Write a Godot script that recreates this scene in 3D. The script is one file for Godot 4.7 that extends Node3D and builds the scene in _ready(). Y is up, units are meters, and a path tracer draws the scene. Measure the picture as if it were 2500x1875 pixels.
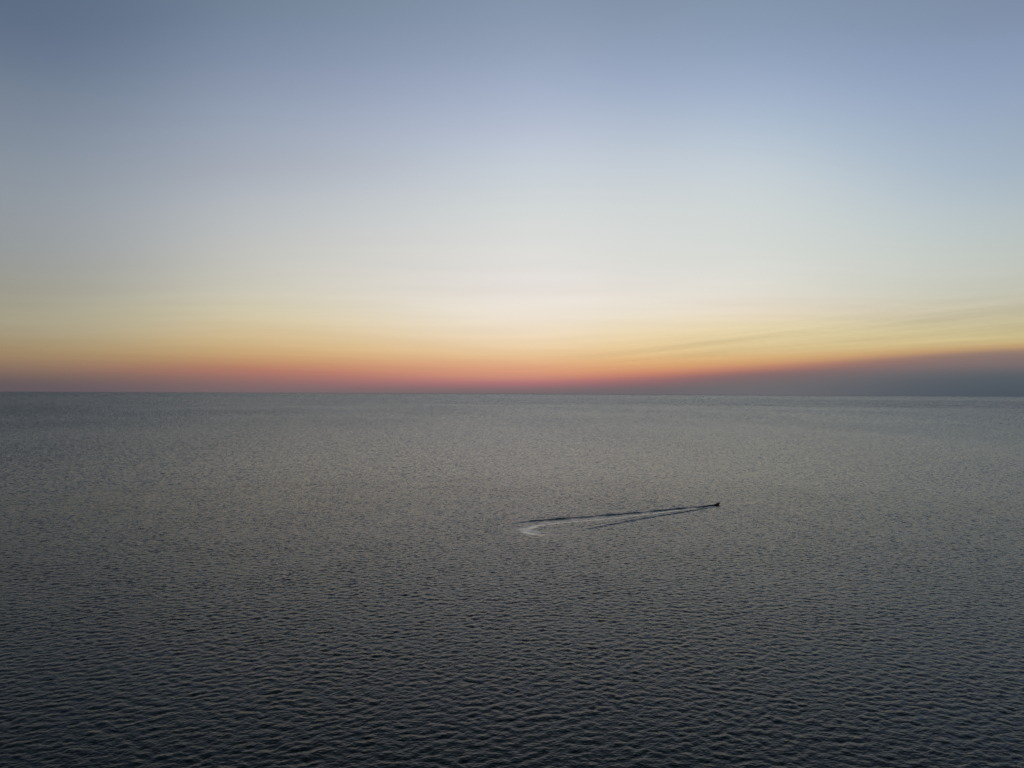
extends Node3D
# A calm sea at dusk, seen from a drone about 110 m up: afterglow over the horizon, a haze bank on the
# right, and one small motorboat that has just turned and draws a V-shaped wake.

const EYE := 110.0                     # height of the drone over the water
const NEAR_END := 790.0                 # the fine sheet of waves reaches this far
const NEAR_FRESH := 1.4
const FAR_FRESH := 2.2
const SUNSET := 3.0                    # azimuth of the afterglow, degrees right of straight ahead

# ---------------------------------------------------------------- sky
# Layers of the dusk air, from the horizon up: [azimuth, [elevation, r, g, b] ...], colours as seen (sRGB 0-255).
var layers := []

func add_layer(azimuth: float, stops: Array) -> void:
	layers.append({"az": azimuth, "s": stops})

func hermite(a: float, b: float, c: float, d: float, ta: float, tb: float, tc: float, td: float, t: float) -> float:
	var h := tc - tb
	var mb := (c - a) / (tc - ta)
	var mc := (d - b) / (td - tb)
	var u := (t - tb) / h
	var u2 := u * u
	var u3 := u2 * u
	return (2.0 * u3 - 3.0 * u2 + 1.0) * b + (u3 - 2.0 * u2 + u) * h * mb + (3.0 * u2 - 2.0 * u3) * c + (u3 - u2) * h * mc

func make_sky() -> Image:
	# the afterglow ahead, then the sky fading to the sides and to the blue dusk behind
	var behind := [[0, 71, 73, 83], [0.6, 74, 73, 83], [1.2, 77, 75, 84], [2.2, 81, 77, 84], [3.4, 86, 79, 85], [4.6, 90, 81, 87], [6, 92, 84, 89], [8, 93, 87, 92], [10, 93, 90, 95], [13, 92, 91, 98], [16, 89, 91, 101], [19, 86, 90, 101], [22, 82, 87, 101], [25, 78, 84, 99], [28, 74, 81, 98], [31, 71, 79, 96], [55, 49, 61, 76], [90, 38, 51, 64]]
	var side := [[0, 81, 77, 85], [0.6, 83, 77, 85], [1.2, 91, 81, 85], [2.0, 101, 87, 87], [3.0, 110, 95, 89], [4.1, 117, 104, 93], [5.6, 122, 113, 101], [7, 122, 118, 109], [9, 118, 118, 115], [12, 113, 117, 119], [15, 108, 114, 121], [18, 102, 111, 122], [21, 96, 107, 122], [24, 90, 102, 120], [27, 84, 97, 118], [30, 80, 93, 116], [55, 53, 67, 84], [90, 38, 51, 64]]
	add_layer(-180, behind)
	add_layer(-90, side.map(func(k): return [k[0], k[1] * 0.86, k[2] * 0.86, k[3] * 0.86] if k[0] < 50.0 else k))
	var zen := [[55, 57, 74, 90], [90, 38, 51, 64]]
	var up := [
		[0, [[0, 98, 88, 94], [16, 101, 90, 94], [36, 116, 99, 94], [56, 136, 112, 98], [86, 154, 130, 102], [116, 161, 143, 112], [156, 165, 155, 131], [196, 163, 158, 137], [256, 157, 155, 144], [356, 150, 154, 155], [456, 145, 152, 159], [556, 137, 147, 159], [656, 127, 138, 154], [756, 115, 129, 147], [856, 103, 117, 140], [956, 93, 110, 133]]],
		[625, [[0, 120, 103, 106], [12, 128, 104, 106], [29, 146, 109, 106], [54, 176, 122, 105], [79, 193, 149, 111], [109, 205, 174, 129], [159, 210, 192, 156], [199, 209, 199, 172], [259, 203, 199, 185], [359, 193, 194, 191], [459, 182, 187, 192], [559, 167, 174, 186], [659, 154, 165, 183], [759, 140, 152, 174], [859, 126, 141, 164], [959, 116, 132, 153]]],
		[1250, [[0, 115, 106, 109], [12, 134, 108, 111], [27, 174, 118, 119], [42, 203, 142, 121], [62, 219, 160, 127], [92, 228, 190, 146], [132, 235, 212, 180], [197, 236, 226, 211], [262, 228, 222, 216], [362, 219, 219, 216], [462, 208, 213, 214], [562, 195, 203, 213], [662, 178, 188, 207], [762, 160, 173, 196], [862, 145, 159, 182], [962, 133, 149, 171]]],
		[1560, [[0, 108, 103, 107], [14, 117, 104, 108], [34, 156, 110, 110], [50, 196, 132, 110], [70, 219, 166, 118], [102, 228, 195, 145], [148, 233, 213, 176], [201, 233, 223, 205], [263, 227, 222, 214], [363, 216, 218, 215], [463, 208, 213, 214], [563, 195, 204, 213], [663, 177, 189, 207], [763, 158, 173, 197], [863, 143, 159, 183], [963, 132, 149, 171]]],
		[1875, [[0, 106, 105, 110], [26, 112, 106, 109], [52, 137, 109, 108], [66, 178, 126, 108], [85, 209, 164, 117], [115, 221, 196, 147], [165, 226, 210, 172], [205, 226, 214, 193], [265, 221, 218, 208], [365, 211, 215, 211], [465, 204, 211, 212], [565, 192, 203, 212], [665, 174, 189, 207], [765, 157, 173, 198], [865, 142, 159, 185], [965, 132, 150, 173]]],
		[2500, [[0, 76, 85, 95], [50, 90, 95, 102], [78, 120, 108, 109], [108, 146, 123, 112], [121, 184, 152, 115], [138, 199, 179, 133], [168, 200, 188, 148], [208, 197, 189, 162], [268, 194, 194, 180], [368, 189, 196, 192], [468, 178, 190, 196], [568, 165, 180, 195], [668, 155, 172, 192], [768, 145, 162, 188], [868, 136, 153, 181], [968, 127, 143, 169]]],
	]
	for c in up:
		var az := atan((c[0] - 1250.0) / 1667.0)
		var st := []
		for k in c[1]:
			st.append([rad_to_deg(atan(k[0] * cos(az) / 1667.0)), k[1], k[2], k[3]])
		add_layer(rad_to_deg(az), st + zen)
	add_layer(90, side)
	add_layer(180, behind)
	var first: Dictionary = layers[0]
	var last: Dictionary = layers[-1]
	layers.push_front({"az": -270.0, "s": layers[-2].s})
	layers.push_back({"az": 270.0, "s": layers[2].s})
	var streaks := FastNoiseLite.new()
	streaks.seed = 5
	streaks.noise_type = FastNoiseLite.TYPE_SIMPLEX_SMOOTH
	streaks.frequency = 1.0
	streaks.fractal_octaves = 4
	var w := 1536
	var h := 2048
	var data := PackedFloat32Array()
	data.resize(w * h * 4)
	for x in w:
		var az := (x + 0.5) / w * 360.0        # the panorama begins straight ahead
		if az > 180.0:
			az -= 360.0
		var n := 1
		while n < layers.size() - 3 and layers[n + 1].az <= az:
			n += 1
		var keys := []
		var four := [layers[n - 1], layers[n], layers[n + 1], layers[n + 2]]
		for k in 18:
			var key := []
			for ch in 4:
				key.append(hermite(four[0].s[k][ch], four[1].s[k][ch], four[2].s[k][ch], four[3].s[k][ch], four[0].az, four[1].az, four[2].az, four[3].az, az))
			keys.append(key)
		var k := 0
		for row in range(h / 2 - 1, -1, -1):
			var el := (h / 2 - row - 0.5) / (h / 2) * 90.0
			while k < 16 and keys[k + 1][0] <= el:
				k += 1
			var a = keys[maxi(k - 1, 0)]
			var b = keys[k]
			var c = keys[k + 1]
			var d = keys[mini(k + 2, 17)]
			var ta: float = a[0] if k > 0 else -c[0]
			var td: float = d[0] if k < 16 else 125.0
			var level: float = k + (el - b[0]) / (c[0] - b[0])
			# faint layering of the haze, and thin cirrus streaks fanning out from the left and rising to the right
			var s := 0.018 * streaks.get_noise_2d(az * 0.055, level * 2.1) * smoothstep(1.0, 3.0, level) * (1.0 - smoothstep(7.0, 10.0, level))
			if az > -12.0 and az < 75.0 and el < 20.0:
				var px := 1250.0 + 1667.0 * tan(deg_to_rad(az))
				var v := 1667.0 * tan(deg_to_rad(el)) / cos(deg_to_rad(az)) / (px - 650.0)
				var where := smoothstep(0.055, 0.085, v) * (1.0 - smoothstep(0.115, 0.175, v)) * smoothstep(-2.0, 14.0, az) * (1.0 - smoothstep(55.0, 75.0, az))
				var wisp := 0.7 * streaks.get_noise_2d(az * 0.03 + 9.0, v * 90.0) + 0.8 * streaks.get_noise_2d(az * 0.09 + 30.0, v * 260.0)
				s += where * (0.045 * wisp - 0.008)
				var lean := smoothstep(1.0, 13.0, az) * (1.0 - smoothstep(50.0, 75.0, az)) * (0.8 + 0.5 * streaks.get_noise_2d(az * 0.05, 7.0))
				s -= lean * (0.040 * exp(-pow((v - 0.115) / 0.0065, 2.0)) + 0.026 * exp(-pow((v - 0.094) / 0.004, 2.0)))
			var o := (row * w + x) * 4
			for ch in [1, 2, 3]:
				var v := hermite(a[ch], b[ch], c[ch], d[ch], ta, b[0], c[0], td, el) / 255.0 * (1.0 + s)
				data[o + ch - 1] = v / 12.92 if v <= 0.04045 else pow((v + 0.055) / 1.055, 2.4)
			data[o + 3] = 1.0
	for x in w:                          # below the horizon: the colour of the horizon air
		var from := ((h / 2 - 1) * w + x) * 4
		for row in range(h / 2, h):
			var o := (row * w + x) * 4
			for ch in 4:
				data[o + ch] = data[from + ch]
	return Image.create_from_data(w, h, false, Image.FORMAT_RGBAF, data.to_byte_array())

# ---------------------------------------------------------------- waves
# Inverse FFT of a wind-wave spectrum on a square tile: displacement (choppy, so crests are sharper than troughs)
func fft_lines(re: PackedFloat32Array, im: PackedFloat32Array, n: int, step: int, line: int) -> void:
	var bits := 0
	while (1 << bits) < n:
		bits += 1
	var rev := PackedInt32Array()
	rev.resize(n)
	for i in n:
		rev[i] = (rev[i >> 1] >> 1) | ((i & 1) << (bits - 1))
	var cs := PackedFloat32Array()
	var sn := PackedFloat32Array()
	for i in n / 2:
		cs.append(cos(TAU * i / n))
		sn.append(sin(TAU * i / n))
	var a := PackedFloat32Array()
	var b := PackedFloat32Array()
	a.resize(n)
	b.resize(n)
	for l in n:
		var base := l * line
		for i in n:
			var at := base + rev[i] * step
			a[i] = re[at]
			b[i] = im[at]
		var half := 1
		while half < n:
			var jump := n / (2 * half)
			for j in half:
				var c := cs[j * jump]
				var s := sn[j * jump]
				var p := j
				while p < n:
					var q := p + half
					var tr := a[q] * c - b[q] * s
					var ti := a[q] * s + b[q] * c
					a[q] = a[p] - tr
					b[q] = b[p] - ti
					a[p] += tr
					b[p] += ti
					p += 2 * half
			half *= 2
		for i in n:
			re[base + i * step] = a[i]
			im[base + i * step] = b[i]

class Tile:
	var n: int
	var size: float
	var turn: Vector2
	var move: PackedVector3Array           # displacement in world axes
	var slope: PackedVector3Array          # (dh/dx, 0, dh/dz) in world axes

func make_tile(n: int, size: float, turn: float, shortest: float, longest: float, peak: float, wind: float, slope_rms: float, chop: float, seed_: int) -> Tile:
	var rng := RandomNumberGenerator.new()
	rng.seed = seed_
	var re := PackedFloat32Array()
	var im := PackedFloat32Array()
	var re2 := PackedFloat32Array()
	var im2 := PackedFloat32Array()
	for a in [re, im, re2, im2]:
		a.resize(n * n)
	var kp := TAU / peak
	var ss := 0.0
	var half := n / 2
	for j in range(-half + 1, half):
		for i in range(-half + 1, half):
			if j < 0 or (j == 0 and i <= 0):
				continue
			var kx := TAU * i / size
			var kz := TAU * j / size
			var k := sqrt(kx * kx + kz * kz)
			var lambda := TAU / k
			if lambda < shortest or lambda > longest:
				continue
			# wind-sea spectrum with a soft peak and a broad spread round the wind, plus some cross chop
			var p := exp(-1.25 * pow(kp / k, 2.0)) / pow(k, 4.0)
			var dir := absf(cos(atan2(kz, kx) - wind))
			p *= 0.22 + 0.78 * pow(dir, 2.5)
			p *= smoothstep(shortest, shortest * 1.35, lambda) * (1.0 - smoothstep(longest * 0.75, longest, lambda))
			var amp := sqrt(p)
			var hr := rng.randfn() * amp
			var hi := rng.randfn() * amp
			ss += 2.0 * (hr * hr + hi * hi) * k * k
			var dx := -chop * kx / k
			var dz := -chop * kz / k
			# spectrum of h is (hr + i hi); of Dx it is i dx (hr + i hi) ; packed h + i Dx, and Dz alone
			for sgn in [1, -1]:
				var u := posmod(i * sgn, n)
				var v := posmod(j * sgn, n)
				var at := v * n + u
				var cr := hr
				var ci: float = hi * sgn
				var ar: float = -dx * sgn * ci
				var ai: float = dx * sgn * cr
				re[at] = cr - ai
				im[at] = ci + ar
				re2[at] = -dz * sgn * ci
				im2[at] = dz * sgn * cr
	var gain := slope_rms / sqrt(maxf(ss, 1e-12))
	for pass_ in 2:
		fft_lines(re, im, n, 1 if pass_ == 0 else n, n if pass_ == 0 else 1)
		fft_lines(re2, im2, n, 1 if pass_ == 0 else n, n if pass_ == 0 else 1)
	var t := Tile.new()
	t.n = n
	t.size = size
	t.turn = Vector2(cos(turn), sin(turn))
	t.move.resize(n * n)
	t.slope.resize(n * n)
	for at in n * n:
		t.move[at] = Vector3(im[at], re[at], re2[at]) * gain
	var cell := size / n
	var c := t.turn.x
	var s := t.turn.y
	for j in n:
		for i in n:
			var ex := t.move[j * n + ((i + 1) & (n - 1))] - t.move[j * n + ((i - 1) & (n - 1))] + Vector3(2.0 * cell, 0, 0)
			var ez := t.move[((j + 1) & (n - 1)) * n + i] - t.move[((j - 1) & (n - 1)) * n + i] + Vector3(0, 0, 2.0 * cell)
			var nn := ez.cross(ex)
			var yy := maxf(nn.y, 0.15 * nn.length())
			var sx := -nn.x / yy
			var sz := -nn.z / yy
			t.slope[j * n + i] = Vector3(sx * c - sz * s, 0.0, sx * s + sz * c)
	for at in n * n:
		var m := t.move[at]
		t.move[at] = Vector3(m.x * c - m.z * s, m.y, m.x * s + m.z * c)
	return t

# ---------------------------------------------------------------- wake
var arm_far := PackedVector2Array([Vector2(207, -685), Vector2(168.9, -666.4), Vector2(117.7, -639.6), Vector2(65.4, -615.6), Vector2(17, -595.6), Vector2(-4, -583)])
var arm_near := PackedVector2Array([Vector2(203, -679), Vector2(163.3, -644.5), Vector2(123.9, -615.4), Vector2(75.8, -573.9), Vector2(48, -550)])
var track := PackedVector2Array([Vector2(206, -684), Vector2(166, -656), Vector2(120, -628), Vector2(75, -602), Vector2(40, -586), Vector2(21, -574), Vector2(12, -561), Vector2(11, -547), Vector2(23, -537), Vector2(52, -540)])

var ragged := FastNoiseLite.new()
var gusts := FastNoiseLite.new()

# (signed distance, share of the way along) of the nearest point on a line of points
func beside(line: PackedVector2Array, p: Vector2) -> Vector2:
	var best := 1e9
	var side := 1.0
	var along := 0.0
	for i in line.size() - 1:
		var a := line[i]
		var d := line[i + 1] - a
		var t := clampf((p - a).dot(d) / d.length_squared(), 0.0, 1.0)
		var q := p - a - d * t
		if q.length_squared() < best:
			best = q.length_squared()
			side = 1.0 if d.cross(q) > 0.0 else -1.0
			along = (i + t) / (line.size() - 1)
	return Vector2(sqrt(best) * side, along)

func wake_height(p: Vector2) -> float:
	var h := 0.0
	var a := beside(arm_far, p)
	var wob := 0.95 + 0.35 * sin(a.y * 47.0) * sin(a.y * 19.0 + 1.0)
	var w := 1.6 + 1.6 * a.y
	var end := smoothstep(0.0, 0.03, a.y) * (1.0 - smoothstep(0.8, 1.0, a.y))
	h += end * wob * (0.62 * exp(-pow(a.x / w, 2.0)) - 0.30 * exp(-pow((absf(a.x + 2.1 * w)) / w, 2.0)) - 0.2 * exp(-pow((a.x - 2.1 * w) / w, 2.0)))
	var b := beside(arm_near, p)
	wob = 1.05 + 0.25 * sin(b.y * 41.0 + 2.0) * sin(b.y * 23.0)
	w = 1.4 + 1.3 * b.y
	end = smoothstep(0.0, 0.03, b.y) * (1.0 - smoothstep(0.75, 1.0, b.y))
	h += end * wob * (0.52 * exp(-pow(b.x / w, 2.0)) - 0.25 * exp(-pow((b.x - 2.1 * w) / w, 2.0)) - 0.2 * exp(-pow((b.x + 2.1 * w) / w, 2.0)))
	var c := beside(track, p)               # the churned track itself: a shallow trough with raised rims
	w = 1.3 + 2.2 * c.y
	end = smoothstep(0.0, 0.02, c.y) * (1.0 - smoothstep(0.85, 1.0, c.y))
	h += end * 0.12 * (exp(-pow((absf(c.x) - 1.6 * w) / (0.6 * w), 2.0)) - exp(-pow(c.x / w, 2.0)))
	return h

# 1 along the crests of the two arms, which are too steep for ripples
func wake_arm(p: Vector2) -> float:
	var a := beside(arm_far, p)
	var b := beside(arm_near, p)
	return maxf(exp(-pow(a.x / (2.2 + 1.6 * a.y), 2.0)) * (1.0 - smoothstep(0.8, 1.0, a.y)), exp(-pow(b.x / (2.0 + 1.4 * b.y), 2.0)) * (1.0 - smoothstep(0.75, 1.0, b.y)))

# how much the wake smooths the small waves: 0 none, 1 slick
func wake_calm(p: Vector2) -> float:
	var c := beside(track, p)
	var w := 2.0 + 8.0 * c.y
	w *= 1.0 + 0.9 * ragged.get_noise_2d(p.x, p.y)
	var calm := exp(-pow(c.x / w, 2.0)) * (1.0 - smoothstep(0.84, 1.0, c.y))
	return calm * smoothstep(0.0, 0.02, c.y) * clampf(1.0 + 0.8 * ragged.get_noise_2d(p.x * 1.9 + 300.0, p.y * 1.9), 0.0, 1.0)

# ---------------------------------------------------------------- building helpers
func tag(o: Node, label := "", category := "", group := "", kind := "") -> void:
	if label: o.set_meta("label", label)
	if category: o.set_meta("category", category)
	if group: o.set_meta("group", group)
	if kind: o.set_meta("kind", kind)

func mat(c: Color, rough: float, metal := 0.0) -> StandardMaterial3D:
	var m := StandardMaterial3D.new()
	m.albedo_color = c.linear_to_srgb()
	m.roughness = rough
	m.metallic = metal
	return m

func put(called: String, mesh: Mesh, m: Material, parent: Node, at := Vector3.ZERO, turn := Vector3.ZERO) -> MeshInstance3D:
	var o := MeshInstance3D.new()
	o.name = called
	o.mesh = mesh
	o.material_override = m
	parent.add_child(o, true)
	o.position = at
	o.rotation = turn
	return o

# a skin over cross-sections of equal length, optionally capped
func skin(rings: Array, closed: bool, caps: bool) -> ArrayMesh:
	var st := SurfaceTool.new()
	st.begin(Mesh.PRIMITIVE_TRIANGLES)
	st.set_smooth_group(-1)
	var n: int = rings[0].size()
	for r in rings.size() - 1:
		for i in (n if closed else n - 1):
			var j := (i + 1) % n
			for v in [rings[r][i], rings[r][j], rings[r + 1][j], rings[r][i], rings[r + 1][j], rings[r + 1][i]]:
				st.add_vertex(v)
	if caps:
		for e in 2:
			var ring: Array = rings[0] if e == 0 else rings[-1]
			var mid := Vector3.ZERO
			for v in ring:
				mid += v / n
			for i in n:
				var j := (i + 1) % n
				st.add_vertex(mid)
				st.add_vertex(ring[j] if e == 0 else ring[i])
				st.add_vertex(ring[i] if e == 0 else ring[j])
	st.generate_normals()
	return st.commit()

func box(s: Vector3, bevel := 0.03) -> ArrayMesh:
	var b := minf(bevel, minf(s.x, minf(s.y, s.z)) * 0.45)
	var rings := []
	for e in [[-1.0, b], [-1.0, 0.0], [1.0, 0.0], [1.0, b]]:
		var y: float = e[0] * (s.y / 2.0 - (0.0 if e[1] > 0.0 else b))
		var i: float = e[1]
		var x := s.x / 2.0 - i
		var z := s.z / 2.0 - i
		rings.append([Vector3(x, y, z - b), Vector3(x, y, -z + b), Vector3(x - b, y, -z), Vector3(-x + b, y, -z), Vector3(-x, y, -z + b), Vector3(-x, y, z - b), Vector3(-x + b, y, z), Vector3(x - b, y, z)])
	return skin(rings, true, true)

func tube(points: Array, r: float) -> ArrayMesh:
	var rings := []
	for i in points.size():
		var d: Vector3 = (points[mini(i + 1, points.size() - 1)] - points[maxi(i - 1, 0)]).normalized()
		var side := d.cross(Vector3.UP if absf(d.y) < 0.9 else Vector3.RIGHT).normalized()
		var over := side.cross(d)
		var ring := []
		for k in 8:
			ring.append(points[i] + (side * cos(TAU * k / 8.0) + over * sin(TAU * k / 8.0)) * r)
		rings.append(ring)
	return skin(rings, true, true)

# ---------------------------------------------------------------- the boat: bow towards +x, waterline at y = 0
func hull_half(t: float) -> Array:
	# [half beam at the gunwale, gunwale height, half beam at the chine, chine height, keel depth] at t = 0 stern .. 1 bow
	var fine := 1.0 - pow(t, 3.2)
	return [1.36 * pow(fine, 0.62) + 0.015, 0.86 + 0.42 * t * t, 1.18 * pow(maxf(1.0 - pow(t, 2.1), 0.0), 0.8) + 0.012, 0.02 + 0.62 * pow(t, 3.0), -0.42 + 1.0 * pow(t, 6.0)]

func make_boat(at: Vector3, turn: float) -> void:
	var boat := Node3D.new()
	boat.name = "motorboat"
	add_child(boat)
	boat.position = at
	boat.rotation = Vector3(0, turn, deg_to_rad(2.5))
	tag(boat, "small dark motorboat with a roofed wheelhouse at the tip of its wake", "boat")
	var dark := mat(Color(0.018, 0.022, 0.03), 0.35)
	dark.clearcoat_enabled = true
	dark.clearcoat = 0.5
	var deck_m := mat(Color(0.16, 0.16, 0.15), 0.6)
	var cabin_m := mat(Color(0.05, 0.055, 0.06), 0.4)
	var metal := mat(Color(0.3, 0.3, 0.3), 0.35, 1.0)
	var rubber := mat(Color(0.02, 0.02, 0.02), 0.7)
	var engine_m := mat(Color(0.012, 0.012, 0.014), 0.3)
	var seat_m := mat(Color(0.25, 0.25, 0.24), 0.7)
	var glass := mat(Color(0.10, 0.12, 0.13), 0.05)
	glass.transparency = BaseMaterial3D.TRANSPARENCY_ALPHA
	glass.albedo_color.a = 0.35
	const LONG := 8.6
	var rings := []
	for i in 25:
		var t := i / 24.0
		var p := hull_half(t)
		var x := -LONG / 2.0 + LONG * t
		var rake := 0.55 * pow(t, 8.0)
		rings.append([Vector3(x + rake, p[1], -p[0]), Vector3(x + 0.6 * rake, lerpf(p[3], p[1], 0.5), -lerpf(p[2], p[0], 0.6)), Vector3(x, p[3], -p[2]), Vector3(x - rake, p[4], 0.0), Vector3(x, p[3], p[2]), Vector3(x + 0.6 * rake, lerpf(p[3], p[1], 0.5), lerpf(p[2], p[0], 0.6)), Vector3(x + rake, p[1], p[0])])
	var hull := put("hull", skin(rings, false, false), dark, boat)
	var stern := []
	for v in rings[0]:
		stern.append(v)
	put("transom", skin([stern, stern.map(func(v): return v + Vector3(0.08, 0, 0))], true, true), dark, hull)
	# deck: cockpit sole low aft, raised foredeck
	var sole := []
	for i in 14:
		var t := 0.01 + i * 0.042
		var p := hull_half(t)
		sole.append([Vector3(-LONG / 2.0 + LONG * t, 0.28, -p[0] + 0.16), Vector3(-LONG / 2.0 + LONG * t, 0.28, p[0] - 0.16), Vector3(-LONG / 2.0 + LONG * t, 0.22, p[0] - 0.16), Vector3(-LONG / 2.0 + LONG * t, 0.22, -p[0] + 0.16)])
	put("cockpit_floor", skin(sole, true, true), deck_m, boat)
	var fore := []
	for i in 14:
		var t := 0.555 + i * 0.034
		var p := hull_half(t)
		var x := -LONG / 2.0 + LONG * t + 0.55 * pow(t, 8.0)
		fore.append([Vector3(x, p[1] - 0.05, -p[0] + 0.02), Vector3(x, p[1] + 0.10 * (1.0 - t), 0), Vector3(x, p[1] - 0.05, p[0] - 0.02), Vector3(x, p[1] - 0.10, 0)])
	put("foredeck", skin(fore, true, true), deck_m, boat)
	for s in [-1.0, 1.0]:
		var pts := []
		var inner := []
		for i in 20:
			var t := i / 19.0
			var p := hull_half(t)
			pts.append(Vector3(-LONG / 2.0 + LONG * t + 0.55 * pow(t, 8.0), p[1] + 0.01, s * p[0]))
			if t < 0.6:
				inner.append([Vector3(-LONG / 2.0 + LONG * t, p[1] - 0.01, s * (p[0] - 0.02)), Vector3(-LONG / 2.0 + LONG * t, p[1] - 0.01, s * (p[0] - 0.17)), Vector3(-LONG / 2.0 + LONG * t, 0.20, s * (p[0] - 0.17)), Vector3(-LONG / 2.0 + LONG * t, 0.20, s * (p[0] - 0.14)), Vector3(-LONG / 2.0 + LONG * t, p[1] - 0.06, s * (p[0] - 0.10))])
		put("rub_rail", tube(pts, 0.045), rubber, hull)
		put("side_deck", skin(inner, true, true), deck_m, boat)
		var rail := []
		for i in 9:
			var t := 0.62 + i * 0.045
			var p := hull_half(t)
			rail.append(Vector3(-LONG / 2.0 + LONG * t + 0.55 * pow(t, 8.0), p[1] + 0.48, s * maxf(p[0] - 0.08, 0.0)))
		var br := put("bow_rail", tube(rail, 0.018), metal, boat)
		for i in [0, 3, 6]:
			put("stanchion", tube([rail[i] - Vector3(0, 0.48, 0), rail[i]], 0.014), metal, br)
	# wheelhouse: low walls, posts, raked windscreen, side panes and a hard roof
	var house := put("wheelhouse", skin([
		[Vector3(-0.7, 0.28, -0.95), Vector3(-0.7, 0.28, 0.95), Vector3(2.15, 0.6, 0.75), Vector3(2.15, 0.6, -0.75)],
		[Vector3(-0.7, 1.42, -0.90), Vector3(-0.7, 1.42, 0.90), Vector3(1.75, 1.42, 0.72), Vector3(1.75, 1.42, -0.72)]], true, true), cabin_m, boat)
	for s in [-1.0, 1.0]:
		var feet := [[Vector3(-0.66, 1.40, s * 0.88), Vector3(-0.55, 2.28, s * 0.86)], [Vector3(0.55, 1.40, s * 0.80), Vector3(0.50, 2.28, s * 0.80)], [Vector3(1.70, 1.40, s * 0.70), Vector3(1.15, 2.28, s * 0.72)]]
		for f in feet:
			put("post", tube(f, 0.05), cabin_m, house)
		for k in 2:
			var q := [feet[k][0], feet[k + 1][0], feet[k + 1][1], feet[k][1]]
			put("side_window", skin([q, q.map(func(v): return v + Vector3(0, 0, s * 0.012))], true, true), glass, house)
	var ws := [Vector3(1.70, 1.40, -0.68), Vector3(1.70, 1.40, 0.68), Vector3(1.15, 2.28, 0.70), Vector3(1.15, 2.28, -0.70)]
	put("windscreen", skin([ws, ws.map(func(v): return v + Vector3(0.012, 0, 0))], true, true), glass, house)
	var roof := put("roof", box(Vector3(2.75, 0.10, 2.05), 0.045), cabin_m, boat, Vector3(0.12, 2.33, 0))
	put("antenna", tube([Vector3(-0.6, 0.05, 0.7), Vector3(-1.1, 1.5, 0.75)], 0.012), rubber, roof)
	put("radar_dome", skin([0.0, 0.06, 0.14, 0.19].map(func(y): return range(12).map(func(k): return Vector3(cos(TAU * k / 12.0), 0, -sin(TAU * k / 12.0)) * (0.26 - 3.5 * y * y) + Vector3(0, y, 0))), true, true), cabin_m, roof, Vector3(0.2, 0.05, 0))
	# cockpit: bench, engine well, two outboards
	var bench := put("bench", box(Vector3(0.5, 0.42, 1.7), 0.06), seat_m, boat, Vector3(-3.3, 0.49, 0))
	put("backrest", box(Vector3(0.12, 0.4, 1.7), 0.05), seat_m, bench, Vector3(-0.22, 0.38, 0))
	for s in [-1.0, 1.0]:
		var motor := Node3D.new()
		motor.name = "outboard_motor"
		boat.add_child(motor, true)
		motor.position = Vector3(-4.62, 0, s * 0.42)
		put("cowling", skin([[0.62, 0.20], [0.70, 0.30], [1.05, 0.33], [1.28, 0.26], [1.36, 0.12]].map(func(e): return range(12).map(func(k): return Vector3(cos(TAU * k / 12.0) * e[1] * 1.15, e[0], -sin(TAU * k / 12.0) * e[1] * 0.75))), true, true), engine_m, motor)
		put("leg", box(Vector3(0.26, 1.25, 0.14), 0.05), engine_m, motor, Vector3(0.02, 0.05, 0))
		put("bracket", box(Vector3(0.34, 0.3, 0.26), 0.04), rubber, motor, Vector3(0.24, 0.5, 0))

# ---------------------------------------------------------------- scene
func _ready() -> void:
	var cam := Camera3D.new()
	cam.name = "camera"
	cam.position = Vector3(0, EYE, 0)
	cam.rotation_degrees = Vector3(0.842, 0, 0.2865)
	cam.fov = 58.7
	cam.near = 0.5
	cam.far = 600000.0
	cam.current = true
	add_child(cam)
	var env := Environment.new()
	env.background_mode = Environment.BG_SKY
	env.tonemap_mode = Environment.TONE_MAPPER_LINEAR
	env.tonemap_exposure = 1.0
	env.sdfgi_enabled = true
	env.ssao_enabled = true
	env.ssil_enabled = true
	var pano := PanoramaSkyMaterial.new()
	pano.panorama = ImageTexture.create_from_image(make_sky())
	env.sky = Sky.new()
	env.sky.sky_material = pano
	var we := WorldEnvironment.new()
	we.name = "environment"
	we.environment = env
	add_child(we)
	var sun := DirectionalLight3D.new()          # the sun has just set: it stands a little under the horizon
	sun.name = "sun"
	sun.light_energy = 0.15
	sun.light_color = Color(1.0, 0.62, 0.4)
	sun.light_angular_distance = 0.5
	sun.shadow_enabled = true
	sun.rotation_degrees = Vector3(3.0, 180.0 - SUNSET, 0)
	add_child(sun)
	print("sky ", Time.get_ticks_msec())

	make_sea()
	print("sea ", Time.get_ticks_msec())
	make_boat(Vector3(206.2, 0.12, -685.0), deg_to_rad(36.0))
	print("done ", Time.get_ticks_msec())

func sea_material() -> StandardMaterial3D:
	var m := StandardMaterial3D.new()
	m.albedo_color = Color(0.001, 0.013, 0.009).linear_to_srgb()   # deep water
	m.roughness = 0.20
	m.metallic_specular = 0.265                                    # water: under 2 % straight on
	return m

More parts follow.
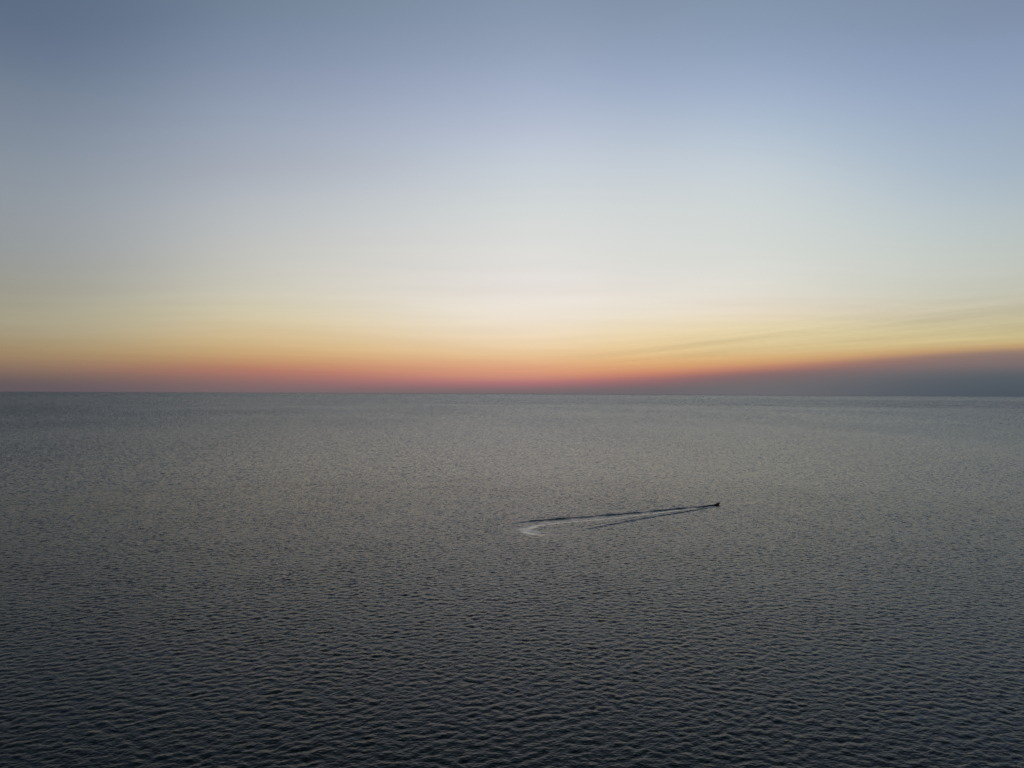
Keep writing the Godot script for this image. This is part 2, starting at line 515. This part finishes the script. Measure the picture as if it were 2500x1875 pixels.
func make_sea() -> void:
	var wind := deg_to_rad(84.0)
	ragged.seed = 3
	gusts.seed = 8
	gusts.frequency = 0.011
	gusts.fractal_octaves = 3
	ragged.frequency = 0.06
	ragged.fractal_octaves = 3
	var long_t := make_tile(512, 311.0, 0.31, 2.2, 45.0, 5.5, wind - 0.31, 0.100, 0.9, 11)
	var short_t := make_tile(512, 83.0, 0.83, 0.40, 2.6, 1.9, wind - 0.83, 0.135, 0.7, 23)
	print("waves ", Time.get_ticks_msec())
	# a round sheet: rings that widen with the distance, narrow sectors over the stretch ahead
	var rings := PackedFloat32Array([0.5, 60.0, 120.0, 160.0])
	var far := 175.0
	while far < NEAR_END + 150.0:
		rings.append(far)
		far += lerpf(0.40, 0.75, clampf((far - 200.0) / 600.0, 0.0, 1.0))
	while far < 400000.0:
		rings.append(far)
		far *= 1.1
	var dirs := PackedFloat32Array()
	var a := -0.72
	while a < 0.72:
		dirs.append(a)
		a += 0.00135
	while a < TAU - 0.72:
		dirs.append(a)
		a += 0.07
	var nr := rings.size()
	var nd := dirs.size()
	var pos := PackedVector3Array()
	var nor := PackedVector3Array()
	pos.resize(nr * nd)
	nor.resize(nr * nd)
	var in_wake := PackedByteArray()
	in_wake.resize(nr * nd)
	var zone := Rect2(-25, -705, 250, 190)
	var n := 512
	for i in nr:
		var r := rings[i]
		var dr: float = (rings[mini(i + 1, nr - 1)] - r)
		var hold := 1.0 - smoothstep(4.0, 10.0, dr)      # rings wider than the waves lie flat
		for d in nd:
			var x := sin(dirs[d]) * r
			var z := -cos(dirs[d]) * r
			var move := Vector3.ZERO
			var slope := Vector3.ZERO
			var p := Vector2(x, z)
			var wake := zone.has_point(p)
			var gust := 1.0 + 0.16 * gusts.get_noise_2d(x * 0.7, z)   # catspaws: patches of livelier and calmer water
			var calm := gust
			if wake:
				calm = gust - gust * 0.97 * maxf(wake_calm(p), 0.6 * wake_arm(p))
			for tile in [long_t, short_t]:
				var u: float = (x * tile.turn.x + z * tile.turn.y) / tile.size * n
				var v: float = (-x * tile.turn.y + z * tile.turn.x) / tile.size * n
				var iu := floori(u)
				var iv := floori(v)
				var fu := u - iu
				var fv := v - iv
				var r0 := (iv & 511) * n
				var r1 := ((iv + 1) & 511) * n
				iu &= 511
				var iw := (iu + 1) & 511
				if hold > 0.0:
					var m: Vector3 = tile.move[r0 + iu].lerp(tile.move[r0 + iw], fu).lerp(tile.move[r1 + iu].lerp(tile.move[r1 + iw], fu), fv)
					move += m * hold * calm
				var s: Vector3 = tile.slope[r0 + iu].lerp(tile.slope[r0 + iw], fu).lerp(tile.slope[r1 + iu].lerp(tile.slope[r1 + iw], fu), fv)
				slope += s * calm * hold
			if wake:
				var h := wake_height(p)
				move.y += h
				slope.x += (wake_height(p + Vector2(0.4, 0)) - h) / 0.4
				slope.z += (wake_height(p + Vector2(0, 0.4)) - h) / 0.4
				if calm < 0.75 * gust or absf(h) > 0.05:
					in_wake[i * nd + d] = 2 if wake_calm(p) > 0.66 and beside(track, p).y > 0.12 else 1
			move.y -= 2.0 * smoothstep(NEAR_END + 110.0, NEAR_END + 150.0, r)
			pos[i * nd + d] = Vector3(x, 0, z) + move
			nor[i * nd + d] = Vector3(-slope.x, 1.0, -slope.z).normalized()
	var tri := PackedInt32Array()
	var tri_wake := PackedInt32Array()
	var tri_sheen := PackedInt32Array()
	for i in nr - 1:
		for d in nd:
			var e := (d + 1) % nd
			var p0 := i * nd + d
			var p1 := i * nd + e
			var p2 := p0 + nd
			var p3 := p1 + nd
			var marks := in_wake[p0] + in_wake[p1] + in_wake[p2] + in_wake[p3]
			if marks >= 6:
				tri_sheen.append_array([p0, p2, p3, p0, p3, p1])
			elif marks >= 2:
				tri_wake.append_array([p0, p2, p3, p0, p3, p1])
			else:
				tri.append_array([p0, p2, p3, p0, p3, p1])
	var water := sea_material()
	var sea := put("sea", sheet(pos, nor, tri), water, self)
	tag(sea, "dark rippled sea around the motorboat", "sea", "", "structure")
	make_offing(water, wind)
	var churned := water.duplicate()
	churned.albedo_color = Color(0.006, 0.012, 0.018).linear_to_srgb()   # bubbly water; the blue tint also paints in reflected sky
	var wk := put("wake", cut_out(pos, nor, tri_wake), churned, self)
	tag(wk, "V-shaped wake curling behind the motorboat on the open sea", "wake")
	var sheen_paint := water.duplicate()                                       # smooth slick water, its sky reflection painted in as a paler colour
	sheen_paint.albedo_color = Color(0.17, 0.175, 0.18).linear_to_srgb()
	sheen_paint.metallic_specular = 0.354
	sheen_paint.roughness = 0.10
	tag(put("painted_sheen_trail", cut_out(pos, nor, tri_sheen), sheen_paint, wk), "pale smooth slick trail with a hooked end and painted sky sheen")

func cut_out(pos: PackedVector3Array, nor: PackedVector3Array, tri: PackedInt32Array) -> ArrayMesh:
	var map := {}
	var p := PackedVector3Array()
	var n := PackedVector3Array()
	var t := PackedInt32Array()
	for v in tri:
		if not map.has(v):
			map[v] = p.size()
			p.append(pos[v])
			n.append(nor[v])
		t.append(map[v])
	return sheet(p, n, t)

# The offing: beyond the reach of the fine sheet one field of waves repeats out to the horizon, in squares cut
# into pieces; far from the shore the breeze is fresher and the waves steeper
func make_offing(water: Material, wind: float) -> void:
	const N := 512
	const CUT := 4
	const SIZE := 311.0
	var t := make_tile(N, SIZE, 0.0, 1.3, 45.0, 8.5, wind - 0.3, 0.10, 0.8, 37)
	var cell := SIZE / N
	var m := N / CUT
	var tri := PackedInt32Array()
	for j in m:
		for i in m:
			var p := j * (m + 1) + i
			tri.append_array([p, p + m + 2, p + m + 1, p, p + 1, p + m + 2])
	var total := 0
	for part in CUT * CUT:
		var i0 := (part % CUT) * m
		var j0 := (part / CUT) * m
		var pos := PackedVector3Array()
		var nor := PackedVector3Array()
		for j in m + 1:
			for i in m + 1:
				var at := ((j0 + j) % N) * N + (i0 + i) % N
				pos.append(Vector3((i - m / 2) * cell, 0, (j - m / 2) * cell) + t.move[at])
				var s := t.slope[at]
				nor.append(Vector3(-s.x, 1.0, -s.z).normalized())
		var places: Array[Transform3D] = []
		for level in [[1.0, NEAR_END, 3100.0, 0.3], [2.0, 2800.0, 7600.0, 0.9], [4.0, 7000.0, 21000.0, -0.4], [12.0, 19000.0, 64000.0, 0.5], [36.0, 58000.0, 180000.0, 0.2], [100.0, 160000.0, 380000.0, 0.1]]:
			var k: float = level[0]
			var step := SIZE * k
			var half := 0.71 * step / CUT
			var turn := Basis(Vector3.UP, level[3])
			var reach := ceili(level[2] / step) + 1
			for j in range(-reach, reach + 1):
				for i in range(-reach, reach + 1):
					var c := turn * Vector3(i * step + (i0 + m / 2) * cell * k, 0, j * step + (j0 + m / 2) * cell * k)
					var r := c.length()
					if r - half < level[1] or r - half > level[2] or c.z > 0.0 or absf(atan2(c.x, -c.z)) > 0.78 + half / r:
						continue
					var fresh := lerpf(NEAR_FRESH, FAR_FRESH, smoothstep(700.0, 4500.0, r)) * (1.0 + 0.14 * gusts.get_noise_2d(c.x * 0.08, c.z * 0.05))
					places.append(Transform3D(turn * Basis.from_scale(Vector3(k, k * fresh, k)), c - Vector3(0, 0.2 * (k - 1.0), 0)))
		var mm := MultiMesh.new()
		mm.transform_format = MultiMesh.TRANSFORM_3D
		mm.mesh = sheet(pos, nor, tri)
		mm.mesh.surface_set_material(0, water)
		mm.instance_count = places.size()
		for i in places.size():
			mm.set_instance_transform(i, places[i])
		total += places.size()
		var o := MultiMeshInstance3D.new()
		o.name = "open_sea" if part == 0 else "open_sea_%03d" % part
		o.multimesh = mm
		add_child(o)
		tag(o, "far grey sea stretching away to the horizon", "sea", "far sea", "structure")
	print("far pieces ", total)

func sheet(p: PackedVector3Array, n: PackedVector3Array, t: PackedInt32Array) -> ArrayMesh:
	var arr := []
	arr.resize(Mesh.ARRAY_MAX)
	arr[Mesh.ARRAY_VERTEX] = p
	arr[Mesh.ARRAY_NORMAL] = n
	arr[Mesh.ARRAY_INDEX] = t
	var m := ArrayMesh.new()
	m.add_surface_from_arrays(Mesh.PRIMITIVE_TRIANGLES, arr)
	return m
